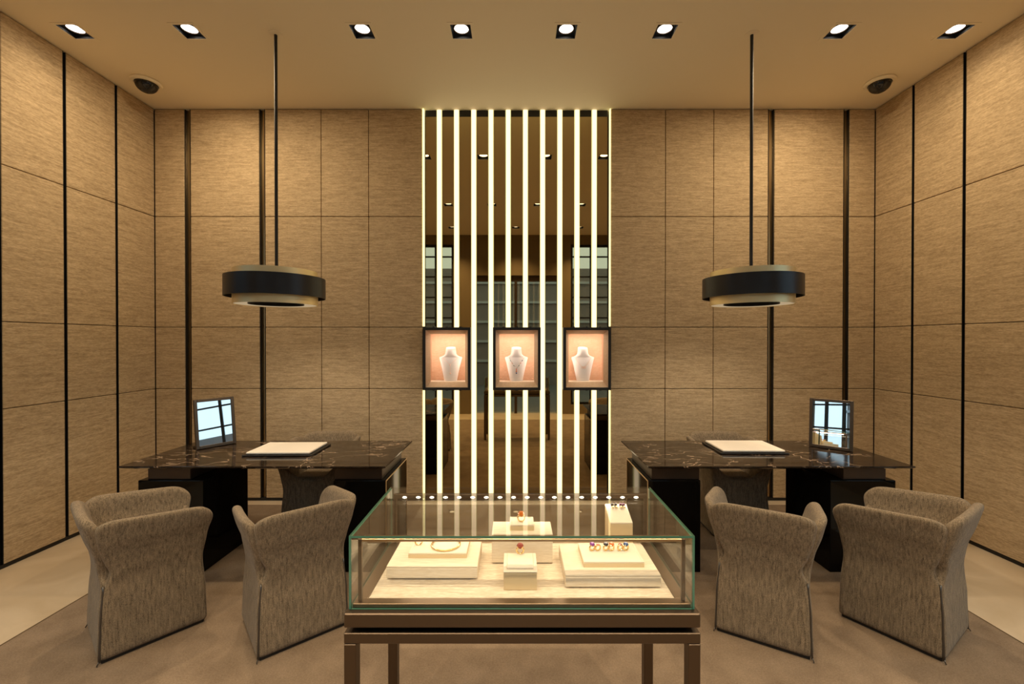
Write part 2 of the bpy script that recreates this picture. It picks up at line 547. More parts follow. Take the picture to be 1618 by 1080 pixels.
d1 = struct(MB().box(-0.96, -0.90, ya + 0.05, ya + 0.13, 0, 3.02).box(0.90, 0.96, ya + 0.05, ya + 0.13, 0, 3.02)
            .box(-0.90, 0.90, ya + 0.05, ya + 0.13, 2.90, 3.02).box(-0.03, 0.03, ya + 0.05, ya + 0.13, 0, 2.90).build('door_1', M['bronze_dark']))
for x0, x1 in ((-0.90, -0.03), (0.03, 0.90)):
    box(x0, x1, ya + 0.085, ya + 0.095, 0.01, 2.90).build('pane', M['window_glass'], d1)
for x in (-0.09, 0.09):
    box(x - 0.015, x + 0.015, ya + 0.13, ya + 0.17, 0.8, 1.5).build('handle', M['drum_brass'], d1, bevel=0.004)

# the street outside the windows
struct(box(-16, 16, -16, 12, -0.3, -0.12).build('ground', M['pavement']))
def building(x0, x1, y0, y1, h, face, label):
    b = thing('building', label, 'building', ((x0 + x1) / 2, (y0 + y1) / 2, -0.12))
    w, d = (x1 - x0) / 2, (y1 - y0) / 2
    box(-w, w, -d, d, 0, h).build('wall', M['outer_grey'], b)
    for z in [0.9 + 0.75 * i for i in range(int(h / 0.75) - 1)]:
        e = 0.08
        box(-w - e, w + e, -d - e, d + e, z, z + 0.09).build('ledge', M['outer_ledge'], b)
building(-9, 9, -12, -8, 4.5, 1, 'long grey ledged building across the street from the glazed door')
building(-13, -8.5, -6, 9, 4.2, 1, 'grey ledged building outside the window left of the desks')
building(8.5, 13, -6, 9, 1.9, 1, 'grey ledged building outside the window right of the desks')

# ------------------------------------------------------------------ light screen in the middle of the back wall
ls = thing('light_screen', 'wall-high screen of glowing vertical bars over bronze mirror strips', 'light feature', (0.010, YB, 0))
bars = [(i - 4.5) * 0.1718 for i in range(10)]
BW = 0.026
ZB0, ZB1 = 1.13, 1.72         # behind the display boxes
def behind_box(x0, x1):
    return any(x0 > c - 0.24 and x1 < c + 0.245 for c in (-0.686, 0.0, 0.688))
for b in bars:
    spans = [(0.02, ZB0), (ZB1, ZC - 0.003)] if behind_box(b - 0.01, b + 0.01) else [(0.02, ZC - 0.003)]
    for z0, z1 in spans:
        mb = MB().box(b - BW + 0.005, b + BW - 0.005, 0.016, 0.034, z0, z1)
        mb.box(b - BW, b - BW + 0.005, 0.018, 0.034, z0, z1, 1).box(b + BW - 0.005, b + BW, 0.018, 0.034, z0, z1, 1)
        mb.build('light_bar', [M['bar_light'], M['bar_flank']], ls)
edges = [SX0 - 0.010] + bars + [SX1 - 0.010]
for i in range(len(edges) - 1):
    x0 = edges[i] + (BW if i else 0.022)
    x1 = edges[i + 1] - (BW if i < len(edges) - 2 else 0.022)
    mid = behind_box(x0 + 0.02, x1 - 0.02)
    spans = [(0.02, ZB0), (ZB1, ZC - 0.065)] if mid else [(0.02, ZC - 0.065)]
    for z0, z1 in spans:
        box(x0 + 0.0015, x1 - 0.0015, 0.030, 0.038, z0, z1).build('mirror_strip', M['mirror_bronze'], ls)
    box(x0 + 0.0015, x1 - 0.0015, 0.028, 0.04, ZC - 0.064, ZC - 0.003).build('top_band', M['black'], ls)  # plain black band above each mirror strip
for x0, x1 in ((SX0 - 0.010, SX0 + 0.004), (SX1 - 0.017, SX1 - 0.008)):
    for z0, z1 in ((0.02, 1.105), (1.742, ZC - 0.003)):
        box(x0, x1, -0.007, 0.036, z0, z1).build('edge_light', M['edge_light'], ls)
box(SX0 - 0.010, SX1 - 0.010, 0.012, 0.04, 0.0, 0.019).build('sill', M['bronze'], ls)

# three wall display boxes with a bust and a necklace in each
def display_box(cx, label):
    t = thing('display_box', label, 'display case', (cx, YB - 0.085, 1.116), 0, 'lit jewellery boxes on the light screen')
    W, H, fw = 0.2335, 0.614, 0.027
    fr = MB()
    for q in ((-W, -W + fw, 0, 0.09, 0, H), (W - fw, W, 0, 0.09, 0, H), (-W + fw, W - fw, 0, 0.09, 0, fw), (-W + fw, W - fw, 0, 0.09, H - fw, H)):
        fr.box(*q)
    fr.build('frame', M['black'], t, bevel=0.003, seg=1)
    a, z0, z1 = W - fw, fw, H - fw
    b, y0, y1 = a - 0.034, 0.012, 0.085
    bz0, bz1 = z0 + 0.048, z1 - 0.038
    o = [(-a, y0, z0), (a, y0, z0), (a, y0, z1), (-a, y0, z1)]
    i = [(-b, y1, bz0), (b, y1, bz0), (b, y1, bz1), (-b, y1, bz1)]
    mt = MB()
    for k in range(4):
        k2 = (k + 1) % 4
        mt.face([o[k], i[k], i[k2], o[k2]])
    mt.build('mat_board', M['mat_board'], t)
    c0, c1, yb_ = 0.195, 0.20, 0.275
    bk = MB().box(-c1, c1, yb_, yb_ + 0.01, bz0 - 0.01, bz1 + 0.02)
    bk.build('back_panel', M['niche_cloth'], t)
    sh = MB().box(-c1 - 0.008, -c1, 0.092, yb_ + 0.01, bz0 - 0.01, bz1 + 0.03).box(c1, c1 + 0.008, 0.092, yb_ + 0.01, bz0 - 0.01, bz1 + 0.03)
    sh.box(-c1, c1, 0.092, yb_, bz1 + 0.02, bz1 + 0.03)
    sh.build('shell', M['niche_cloth'], t)
    box(-c1, c1, 0.092, yb_, bz0 - 0.01, bz0 - 0.001).build('shelf', M['tray_cream'], t)
    box(-0.15, 0.15, 0.10, 0.125, bz1 + 0.012, bz1 + 0.019).build('light_strip', M['niche_light'], t)
    box(-a, a, 0.006, 0.010, z0, z1).build('glass_pane', M['glass'], t)
    for x in (-0.13, 0.0, 0.13):
        box(x - 0.012, x + 0.012, 0.03, 0.06, H, H + 0.008).build('top_clip', M['black'], t)
        box(x - 0.012, x + 0.012, 0.03, 0.06, -0.008, 0).build('bottom_clip', M['black'], t)
    lamp('niche_lamp_and_fill', 'AREA', (0, 0.135, bz1 + 0.010), t, NICHE_W * 1.1, NL_COL, shape='RECTANGLE', size=0.34, size_y=0.03)
    for sx in (-1, 1):
        q = lamp('niche_lamp_and_fill', 'AREA', (sx * 0.190, 0.098, (bz0 + bz1) / 2 + 0.04), t, NICHE_W * 0.65, NL_COL, shape='RECTANGLE', size=0.012, size_y=0.40)  # side lamps added unseen behind the mat to even out the box light
        q.rotation_euler = (R(90), 0, sx * R(42))
    return cx, YB - 0.085 + 0.185, 1.116 + bz0 - 0.0002

def bust(px, py, pz, label, rz=0.0):
    secs = [(0.0, 0.064, 0.040), (0.01, 0.066, 0.041), (0.10, 0.085, 0.042), (0.18, 0.103, 0.042), (0.226, 0.1155, 0.034), (0.238, 0.1165, 0.030), (0.242, 0.110, 0.030),
            (0.249, 0.088, 0.036), (0.258, 0.070, 0.042), (0.272, 0.058, 0.046), (0.30, 0.053, 0.047), (0.326, 0.051, 0.046), (0.336, 0.049, 0.044)]
    mb = MB()
    n = 28
    rings = []
    for z, hw, hd in secs:
        tilt = 0.018 * (z / 0.336)
        rings.append([(hw * math.copysign(abs(math.cos(2 * math.pi * j / n)) ** 0.85, math.cos(2 * math.pi * j / n)),
                       tilt + hd * math.sin(2 * math.pi * j / n), z + (0.012 * math.sin(2 * math.pi * j / n) if z > 0.32 else 0)) for j in range(n)])
    mb.loft(rings)
    o = mb.build('necklace_bust', M['bust'], None, smooth='auto', loc=(px, py, pz), rotz=rz)
    return tag(o, label, 'bust', 'white necklace busts in the wall boxes')

def front_depth(x, z):
    """front surface of the bust at x, z (bust coordinates)"""
    secs = [(0.0, 0.064, 0.040), (0.10, 0.085, 0.042), (0.18, 0.103, 0.042), (0.222, 0.114, 0.038), (0.236, 0.113, 0.034), (0.247, 0.098, 0.036), (0.257, 0.074, 0.042), (0.272, 0.059, 0.046), (0.30, 0.053, 0.047), (0.336, 0.049, 0.044)]
    for (za, wa, da), (zb, wb_, db) in zip(secs, secs[1:]):
        if za <= z <= zb:
            k = (z - za) / (zb - za)
            w, d = wa + (wb_ - wa) * k, da + (db - da) * k
            c = min(0.98, abs(x) / w) ** (1 / 0.85)
            return 0.018 * z / 0.336 - d * math.sqrt(max(0.0, 1 - c * c)) - 0.0045
    return -0.05

def necklace(px, py, pz, label, style):
    t = thing('necklace', label, 'necklace', (px, py, pz), 0, 'necklaces on the wall busts')
    def drop(x):
        low = {'lariat': 0.165, 'gems': 0.125, 'pendant': 0.145}[style]
        k = abs(x) / 0.082
        return low + (0.242 - low) * k ** {'lariat': 1.0, 'gems': 1.05, 'pendant': 1.8}[style]
    pts = []
    for i in range(31):
        x = -0.082 + 0.164 * i / 30
        z = drop(x)
        pts.append((x, front_depth(x, z), z))
    MB().tube(pts, 0.0014, 6).build('chain', M['rose_gold' if style != 'gems' else 'silver'], t, smooth=True)
    if style == 'lariat':
        MB().tube([(0.0, front_depth(0, 0.165), 0.166), (0.002, front_depth(0, 0.12), 0.12), (0.004, front_depth(0, 0.085), 0.085)], 0.0014, 6).build('drop_chain', M['rose_gold'], t)
        MB().ball((0.004, front_depth(0, 0.08) - 0.003, 0.078), 0.007).build('pendant', M['rose_gold'], t, smooth=True)
        MB().ball((0.0, front_depth(0, 0.165) - 0.002, 0.164), 0.005).build('clasp', M['rose_gold'], t, smooth=True)
    elif style == 'gems':
        for i, x in enumerate((-0.06, -0.043, -0.025, 0.025, 0.043, 0.06)):
            z = drop(x) - 0.003
            MB().ball((x, front_depth(x, z) - 0.003, z), 0.0052).build('gem', M['gem_' + ('teal', 'coral', 'onyx')[i % 3]], t, smooth=True)
        for z, g in ((0.118, 'coral'), (0.10, 'amber'), (0.082, 'blue')):
            MB().ball((0, front_depth(0, z) - 0.003, z), 0.0065, sz=1.3).build('drop', M['gem_' + g], t, smooth=True)
    else:
        for x in (-0.014, 0.0, 0.014):
            z = 0.138 - 0.002 * (x == 0)
            MB().lathe([(0.009, -0.002), (0.011, 0.0), (0.009, 0.002), (0.007, 0.0)], 16, closed_profile=True).build('link', M['rose_gold'], t, smooth=True,
                loc=(x, front_depth(x, z) - 0.004, z)).rotation_euler = (R(90), 0, 0)
    return t

BOXC = [-0.676, 0.010, 0.698]
BL = ['framed lit display box at the left of the light screen, holding a bust', 'framed lit display box in the centre of the light screen', 'framed lit display box at the right of the light screen']
UL = ['white bust with a thin hanging lariat chain, in the left wall box', 'white bust wearing the chain of coloured gems, in the centre wall box', 'white bust wearing a rose gold link pendant, in the right wall box']
NL = ['fine rose gold lariat necklace with a long drop, left wall box', 'necklace of coloured gems with three hanging drops, centre wall box', 'rose gold chain with three linked rings at front, right wall box']
for i, cx in enumerate(BOXC):
    x, y, z = display_box(cx, BL[i])
    off = (0.012, -0.004, -0.014)[i]
    bust(x + off, y, z, UL[i])
    necklace(x + off, y, z, NL[i], ('lariat', 'gems', 'pendant')[i])

# ------------------------------------------------------------------ ceiling fittings
def downlight(x, y, label, kind, group, gain=1.0):
    t = thing('downlight', label, 'downlight', (x, y, ZC), 0, group)
    h = HA
    mb = MB()
    th = 0.004
    for q in ((-h, -h + th, -h, h, 0, 0.10), (h - th, h, -h, h, 0, 0.10), (-h + th, h - th, -h, -h + th, 0, 0.10), (-h + th, h - th, h - th, h, 0, 0.10)):
        mb.box(*q)
    mb.box(-h + th, h - th, -h + th, h - th, 0.096, 0.10)
    mb.build('housing', M['black'], t)
    fr = MB()
    w = h + 0.020
    for q in ((-w, -h, -w, w), (h, w, -w, w), (-h, h, -w, -h), (-h, h, h, w)):
        fr.box(*q, -0.003, 0.0)
    fr.build('trim_frame', M['white_trim'], t)
    MB().lathe([(0.066, 0.030), (0.058, 0.018), (0.052, 0.018), (0.056, 0.034)], 32, closed_profile=True).build('lamp_ring', M['bronze'], t, smooth=True)
    MB().lathe([(0.0001, 0.026), (0.054, 0.026), (0.054, 0.036), (0.0001, 0.036)], 32).build('lamp', M['lamp_disc'], t)
    if kind == 'side':
        lamp('downlight_lamp', 'SPOT', (0, 0, 0.012), t, WASH_W * 0.36, spot_size=R(140), spot_blend=1.0, shadow_soft_size=0.045)
    elif kind == 'wash':
        lamp('downlight_lamp', 'AREA', (0, 0, -0.006), t, WASH_W * gain, shape='DISK', size=0.10)
        o = lamp('downlight_lamp', 'SPOT', (0, 0.085, -0.014), t, AIM_W, spot_size=R(60), spot_blend=1.0, shadow_soft_size=0.04)
        o.rotation_euler = Vector((math.copysign(0.42, x), YB - y, -0.60)).to_track_quat('-Z', 'Y').to_euler()
    elif kind == 'rear':
        lamp('downlight_lamp', 'SPOT', (0, 0, 0.012), t, REAR_W * gain, spot_size=R(105), spot_blend=0.9, shadow_soft_size=0.045)
    else:
        o = lamp('downlight_lamp', 'SPOT', (0, 0, 0.012), t, NARROW_W, spot_size=R(62), spot_blend=0.8, shadow_soft_size=0.045)
    return t
RL = ['outermost square downlight by the left wall, in the near row of the ceiling', 'square downlight between the left wall one and the left pendant rod',
      'square downlight just right of the left pendant rod', 'square downlight left of centre above the light screen',
      'square downlight right of centre above the light screen', 'square downlight just left of the right pendant rod',
      'square downlight between the right pendant rod and the right wall one', 'outermost square downlight by the right wall, in the near row of the ceiling']
for i, x in enumerate(ROW1):
    downlight(x, ROW1_Y, RL[i], 'side' if i in (0, 7) else 'wash' if i in (1, 6) else 'narrow', 'square recessed downlights in the ceiling')
ORD = ['first', 'second', 'third', 'fourth', 'fifth', 'sixth', 'seventh', 'eighth']
for i, x in enumerate(ROW1):
    downlight(x, ROW2_Y, ORD[i] + ' square downlight from the left in the ceiling row above the glass case', 'rear', 'downlights of the rear ceiling rows')
for i, x in enumerate(ROW3):
    downlight(x, ROW3_Y, ORD[i] + ' square downlight from the left in the rear row nearest the glazed door', 'rear', 'downlights of the rear ceiling rows', 5.0)

def dome(x, y, label):
    t = thing('security_camera', label, 'camera', (x, y, ZC), 0, 'dome cameras on the ceiling')
    MB().lathe([(0.0001, 0.0), (0.112, 0.0), (0.118, -0.010), (0.106, -0.022), (0.088, -0.024), (0.086, -0.012), (0.0001, -0.008)], 40).build('trim_ring', M['white_trim'], t, smooth='auto')
    pr = [(0.084 * math.cos(a), -0.022 - 0.074 * math.sin(a)) for a in [R(90) * k / 10 for k in range(11)]]
    MB().lathe([(0.084, -0.008)] + pr[:-1] + [(0.0001, -0.096)], 40).build('dome', M['dome'], t, smooth=True)
    MB().lathe([(0.0001, 0.0), (0.02, 0.0), (0.02, -0.014), (0.0001, -0.018)], 16).build('lens', M['drum_black'], t, smooth='auto', loc=(0.0, -0.02, -0.080))
dome(-3.284, 3.84, 'dark dome camera on the ceiling by the left wall corner')
dome(3.235, 3.84, 'dark dome camera on the ceiling by the right wall corner')

def pendant(x, label):
    y = 3.25
    t = thing('pendant_lamp', label, 'pendant lamp', (x, y, ZC), 0, 'drum pendants over the desks')
    z0, z1 = 1.868 - ZC, 2.122 - ZC
    r = 0.284
    MB().lathe([(0.0001, 0.0), (0.05, 0.0), (0.05, -0.004), (0.0001, -0.005)], 32).build('ceiling_plate', M['white_trim'], t, smooth='auto')
    MB().lathe([(0.0115, 0.0), (0.0115, z1 - 0.01), (0.0001, z1 - 0.01)], 20).build('rod', M['rod_black'], t, smooth='auto')
    MB().lathe([(0.0001, z1 - 0.012), (r - 0.004, z1 - 0.012), (r - 0.004, z1), (r, z1), (r, z0), (r - 0.006, z0), (r - 0.006, z1 - 0.02), (0.0001, z1 - 0.02)], 72).build('drum', M['drum_brass'], t, smooth='auto')
    MB().lathe([(0.339, 2.072 - ZC), (0.339, 1.923 - ZC), (0.333, 1.923 - ZC), (0.333, 2.072 - ZC)], 72, closed_profile=True).build('outer_band', M['drum_black'], t, smooth='auto')
    sp = MB()
    for k in range(4):
        a = R(45 + 90 * k)
        c, s = math.cos(a), math.sin(a)
        sp.tube([(c * r, s * r, 2.0 - ZC), (c * 0.334, s * 0.334, 2.0 - ZC)], 0.006, 8)
    sp.build('band_bracket', M['drum_black'], t)
    MB().lathe([(0.186, z0 + 0.012), (r - 0.007, z0 + 0.004), (r - 0.007, z0 + 0.02), (0.186, z0 + 0.028)], 64, closed_profile=True).build('diffuser', M['pendant_glow'], t, smooth='auto')
    MB().lathe([(0.185, z0 + 0.004), (0.185, z0 + 0.10), (0.0001, z0 + 0.10), (0.0001, z0 + 0.104), (0.188, z0 + 0.104), (0.188, z0 + 0.004)], 48).build('reflector', M['black'], t, smooth='auto')
    lamp('pendant_lamp_light', 'SPOT', (0, 0, z0 + 0.03), t, PENDANT_W, (1.0, 0.81, 0.58), spot_size=R(150), spot_blend=0.6, shadow_soft_size=0.03)
pendant(-1.805, 'black banded brass drum pendant hanging over the left desk')
pendant(1.775, 'black banded brass drum pendant hanging over the right desk')

# ------------------------------------------------------------------ desks
def desk(x, sg, label):
    """sg = +1: the open end (near the light screen) is on +x"""
    t = thing('desk', label, 'desk', (x, 3.28, 0.0), 0, 'marble topped desks')
    W, D = 0.905, 0.375
    z = 0.75
    e, c = 0.010, 0.028
    tp = MB()
    def ring(dx, zz):
        return [(-W + dx, -D + dx, zz), (W - dx, -D + dx, zz), (W - dx, D - dx, zz), (-W + dx, D - dx, zz)]
    tp.loft([ring(c, z - 0.024), ring(0, z - e), ring(0, z)])
    tp.build('tabletop', M['marble'], t, bevel=0.0015, seg=1)
    def X(a, b):
        return tuple(sorted((a * sg, b * sg)))
    # outer pedestal (away from the screen) with a shelf niche, inner pedestal with a hollow outer face
    box(*X(-0.76, -0.465), -0.31, 0.16, 0.64, z - 0.024).build('spacer', M['bronze_dark'], t, bevel=0.003, seg=1)
    p = MB().box(*X(-0.81, -0.36), -0.33, 0.16, 0.008, 0.64)
    p.build('pedestal', M['lacquer'], t, bevel=0.004)
    for zz in (0.33, 0.48):
        box(*X(-0.814, -0.809), -0.31, 0.14, zz - 0.14, zz).build('drawer', M['lacquer'], t, bevel=0.002, seg=1)
    box(*X(0.53, 0.86), -0.31, 0.20, 0.64, z - 0.024).build('spacer', M['bronze_dark'], t, bevel=0.003, seg=1)
    box(*X(0.53, 0.89), -0.33, 0.24, 0.008, 0.64).build('pedestal', M['lacquer'], t, bevel=0.004)
    mb = MB()
    xa, xb = X(0.8905, 0.894)
    for q in ((-0.33, -0.322, 0.01, 0.64), (0.232, 0.24, 0.01, 0.64), (-0.322, 0.232, 0.632, 0.64)):
        mb.box(xa, xb, *q)
    mb.build('edge_trim', M['brass_inlay'], t)
desk(-1.785, 1, 'dark veined marble desk to the left of the glass case')
desk(1.80, -1, 'dark veined marble desk to the right of the glass case')

def desk_pad(x, y, label, rz):
    t = thing('desk_pad', label, 'desk pad', (x, y, 0.7505), rz, 'cream presentation pads on the desks')
    a, b = 0.255, 0.175
    MB().box(-a, a, -b, b, 0, 0.012).build('tray', M['black_leather'], t, bevel=0.006, seg=3)
    MB().box(-a + 0.022, a - 0.022, -b + 0.014, b - 0.014, 0.012, 0.030).build('pad', M['cream_leather'], t, bevel=0.010, seg=4)
desk_pad(-1.755, 3.32, 'cream padded presentation tray on the left desk', R(1))
desk_pad(1.79, 3.38, 'cream padded presentation tray on the right desk', R(-1))

def desk_mirror(x, y, rz, label, tilt):
    t = thing('table_mirror', label, 'mirror', (x, y, 0.7505), rz, 'framed mirrors standing on the desks')
    w, h, f, d = 0.140, 0.385, 0.022, 0.024
    def tl(mb):
        ct, st = math.cos(tilt), math.sin(tilt)
        mb.v = [(vx, vy * ct + vz * st, -vy * st + vz * ct + 0.004) for vx, vy, vz in mb.v]
        return mb
    fr = MB()
    for q in ((-w, -w + f, 0, d, 0, h), (w - f, w, 0, d, 0, h), (-w + f, w - f, 0, d, h - f, h), (-w + f, w - f, 0, d, 0, f)):
        fr.box(*q)
    tl(fr).build('frame', M['bronze'], t, bevel=0.002, seg=1)
    tl(MB().box(-w + f, w - f, 0.008, 0.012, f, h - f)).build('mirror_glass', M['mirror'], t)
    tl(MB().box(-w + f, w - f, 0.013, 0.020, f, h - f)).build('back_board', M['bronze_dark'], t)
    box(-w + 0.01, w - 0.01, 0.030, 0.115, 0.0, 0.016).build('foot', M['bronze_dark'], t, bevel=0.003, seg=1)
    MB().tube([(0, 0.10, 0.01), (0, math.sin(tilt) * 0.25 + 0.027, 0.25)], 0.006, 8).build('strut', M['bronze_dark'], t)
# local -y is the reflecting side
desk_mirror(-2.39, 3.44, R(54.0), 'bronze framed mirror standing on the left desk', R(8))
desk_mirror(2.455, 3.355, math.atan2(-0.175, 0.197), 'bronze framed mirror standing on the right desk', R(6))

# ------------------------------------------------------------------ armchairs
def lerp_tab(tab, z):
    for (za, va), (zb, vb) in zip(tab, tab[1:]):
        if z <= zb:
            k = max(0.0, (z - za) / (zb - za))
            k = k * k * (3 - 2 * k)
            return va + (vb - va) * k
    return tab[-1][1]
OFF = [(0, 0.006), (0.2, 0.0), (0.37, -0.012), (0.50, 0.010), (0.62, 0.050), (0.75, 0.080)]
HW = [(0, 0.222), (0.28, 0.216), (0.365, 0.208), (0.43, 0.168), (0.50, 0.208), (0.60, 0.230), (0.75, 0.252)]
YFRONT = [(0, 0.228), (0.2, 0.224), (0.37, 0.212), (0.50, 0.230), (0.60, 0.256), (0.75, 0.256)]
A0 = 0.222

def shell_panel(outer, nu, nv, thick):
    """outer(u, v) -> (point, outward normal); makes a closed padded panel"""
    mb = MB()
    P = [[outer(i / (nu - 1), j / (nv - 1)) for i in range(nu)] for j in range(nv)]
    b = 0
    for j in range(nv):
        for i in range(nu):
            mb.v.append(tuple(P[j][i][0]))
    for j in range(nv):
        for i in range(nu):
            p, n = P[j][i]
            mb.v.append(tuple(p - n * thick(i / (nu - 1), j / (nv - 1))))
    N = nu * nv
    def q(j, i): return j * nu + i
    def add(*f):
        mb.f.append(tuple(f)); mb.mi.append(0)
    for j in range(nv - 1):
        for i in range(nu - 1):
            add(q(j, i), q(j, i + 1), q(j + 1, i + 1), q(j + 1, i))
            add(N + q(j, i), N + q(j + 1, i), N + q(j + 1, i + 1), N + q(j, i + 1))
    for i in range(nu - 1):
        add(q(0, i), N + q(0, i), N + q(0, i + 1), q(0, i + 1))
        add(q(nv - 1, i), q(nv - 1, i + 1), N + q(nv - 1, i + 1), N + q(nv - 1, i))
    for j in range(nv - 1):
        add(q(j, 0), q(j + 1, 0), N + q(j + 1, 0), N + q(j, 0))
        add(q(j, nu - 1), N + q(j, nu - 1), N + q(j + 1, nu - 1), q(j + 1, nu - 1))
    return mb

def thick_at(u, v):
    z = v * 0.74
    return lerp_tab([(0, 0.05), (0.36, 0.05), (0.46, 0.055), (0.74, 0.050)], z)

def back_outer(u, v):
    s = 2 * u - 1
    top = 0.737 - 0.045 * abs(s) ** 7
    z = 0.012 + v * (top - 0.012)
    hw = lerp_tab(HW, z)
    curl = 0.026 * abs(s) ** 5 * min(1, max(0, (z - 0.42) / 0.2))
    return Vector((s * hw, -(A0 + lerp_tab(OFF, z)) + curl, z)), Vector((0, -1, 0))

def arm_outer(sx):
    def f(u, v):
        top = 0.722 - 0.052 * u - 0.055 * max(0.0, (u - 0.80) / 0.20) ** 3 - 0.045 * max(0.0, (0.14 - u) / 0.14) ** 2
        z = 0.012 + v * (top - 0.012)
        yb_, yf_ = -lerp_tab(HW, z), lerp_tab(YFRONT, z)
        s = 2 * u - 1
        curl = 0.026 * abs(s) ** 5 * min(1, max(0, (z - 0.42) / 0.2)) * (1 if s < 0 else 0.6)
        uu = u
        return Vector((sx * (A0 + lerp_tab(OFF, z) - curl), yb_ + (yf_ - yb_) * uu, z)), Vector((sx, 0, 0))
    return f

def apron_outer(u, v):
    s = 2 * u - 1
    top = 0.455 + 0.16 * abs(s) ** 3.2
    z = 0.012 + v * (top - 0.012)
    return Vector((s * (A0 - 0.03 + lerp_tab(OFF, z)), lerp_tab(YFRONT, z) - 0.004, z)), Vector((0, 1, 0))

def make_armchair():
    t = thing('armchair', '', 'armchair')
    shell_panel(back_outer, 13, 14, thick_at).build('backrest', M['tweed'], t, smooth=True, subsurf=2)
    for sx in (-1, 1):
        shell_panel(arm_outer(sx), 13, 14, thick_at).build('armrest', M['tweed'], t, smooth=True, subsurf=2)
    shell_panel(apron_outer, 11, 8, lambda u, v: 0.045).build('front_apron', M['tweed'], t, smooth=True, subsurf=2)
    MB().box(-0.158, 0.158, -0.165, 0.165, 0.33, 0.455).build('seat', M['tweed'], t, smooth=True, bevel=0.04, seg=4)
    MB().box(-0.212, 0.212, -0.212, 0.212, 0.0, 0.02).build('base_rail', M['black'], t, bevel=0.004, seg=1)
    for sx in (-1, 1):
        pts = []
        for k in range(13):
            z = 0.014 + 0.36 * k / 12
            o = A0 + lerp_tab(OFF, z) - 0.0085
            pts.append((sx * o, -o, z))
        z_ = MB().tube(pts, 0.0048, 6).build('zipper', M['zip_metal'], t, smooth=True)
        MB().tube([(sx * 0.219, -0.219, 0.024), (sx * 0.223, -0.224, 0.014), (sx * 0.226, -0.229, 0.004)], 0.0028, 6).build('zip_pull', M['zip_metal'], z_, smooth=True)
    return t
ac = make_armchair()
CH = [(-2.065, 2.405, math.atan2(0.645, 0.763), 'grey brown tweed armchair farthest left, turned right towards the left desk'),
      (-1.250, 2.425, -math.atan2(0.65, 0.76), 'tweed armchair between the left desk and the glass case, its back to us'),
      (1.395, 2.425, math.atan2(0.517, 0.857), 'tweed armchair between the glass case and the right desk, its back to us'),
      (2.175, 2.415, -R(33), 'grey brown tweed armchair farthest right, turned left towards the right desk'),
      (-1.685, 3.70, math.pi - R(4), 'tweed armchair behind the left desk, facing us'),
      (1.83, 3.70, math.pi + R(1), 'tweed armchair behind the right desk, facing us')]
for i, (x, y, az, lab) in enumerate(CH):
    o = ac if i == 0 else copy_tree(ac)
    o.location = (x, y, 0.008)
    o.rotation_euler = (0, 0, -az)
    if i > 3:
        o.scale = (1.03, 1.03, 1.03)
    tag(o, lab, 'armchair', 'tweed armchairs around the desks')

# ------------------------------------------------------------------ glass display case in front
GC = thing('display_table', 'glass topped jewellery case on bronze legs, in front of the light screen', 'display case', (0.0, 1.27, 0.008))
CX0, CX1 = -0.502, 0.538      # glass outline
D0, D1 = 0.02, 0.455          # depth from the front, local y
ZG0, ZG1 = 0.795, 1.005       # glass bottom and top
fx0, fx1 = CX0 - 0.008, CX1 + 0.010
L = 0.036
fr = GC
for x in (fx0, fx1 - L):
    for y in (0.0, 0.475 - L):
        box(x, x + L, y, y + L, 0.0, 0.692).build('leg', M['bronze'], fr, bevel=0.002, seg=1)
rails = [(fx0, fx1, 0.0, L), (fx0, fx1, 0.475 - L, 0.475), (fx0, fx0 + L, L, 0.475 - L), (fx1 - L, fx1, L, 0.475 - L)]
for x0, x1, y0, y1 in rails:
    box(x0, x1, y0, y1, 0.693, 0.725).build('rail', M['bronze'], fr, bevel=0.002, seg=1)
box(fx0 + 0.03, fx1 - 0.03, 0.03, 0.445, 0.7255, 0.7395).build('shadow_gap', M['black'], fr)
box(fx0, fx1, 0.0, 0.475, 0.740, 0.783).build('plinth', M['bronze'], fr, bevel=0.003, seg=1)
# inner tray floor: metal rim with the cloth deck sunk into it
rim = MB()
ix0, ix1, iy0, iy1 = CX0 + 0.045, CX1 - 0.045, D0 + 0.038, D1 - 0.030
rim.box(CX0 + 0.008, CX1 - 0.008, D0 + 0.008, iy0, 0.7835, 0.796).box(CX0 + 0.008, CX1 - 0.008, iy1, D1 - 0.008, 0.7835, 0.796)
rim.box(CX0 + 0.008, ix0, iy0, iy1, 0.7835, 0.796).box(ix1, CX1 - 0.008, iy0, iy1, 0.7835, 0.796)
rim.build('inner_rim', M['bronze_half_lit'], fr, bevel=0.001, seg=1)
box(ix0 + 0.0005, ix1 - 0.0005, iy0 + 0.0005, iy1 - 0.0005, 0.7835, 0.793).build('deck', M['deck_cloth'], fr)
# inner posts and top rails
PW = 0.011
px0, px1, py0, py1 = CX0 + 0.020, CX1 - 0.020 - PW, D0 + 0.020, D1 - 0.030
zt = ZG1 - 0.018
for x in (px0, px1):
    for y in (py0, py1):
        box(x, x + PW, y, y + PW, 0.7965, zt).build('post', M['bronze'], fr, bevel=0.001, seg=1)
box(px0 + PW, px1, py0, py0 + 0.027, zt - 0.009, zt).build('front_rail', M['bronze_lit'], fr, bevel=0.001, seg=1)
lr = box(px0 + PW, px1, py1 - 0.006, py1 + PW, zt - 0.016, zt).build('light_rail', M['bronze'], fr, bevel=0.001, seg=1)
for i in range(18):
    x = px0 + 0.045 + (px1 + PW - px0 - 0.09) * i / 17
    MB().ball((x, py1 - 0.006, zt - 0.011), 0.0052, 10, 6, sx=1.7, sz=0.8).build('led', M['led'], lr)
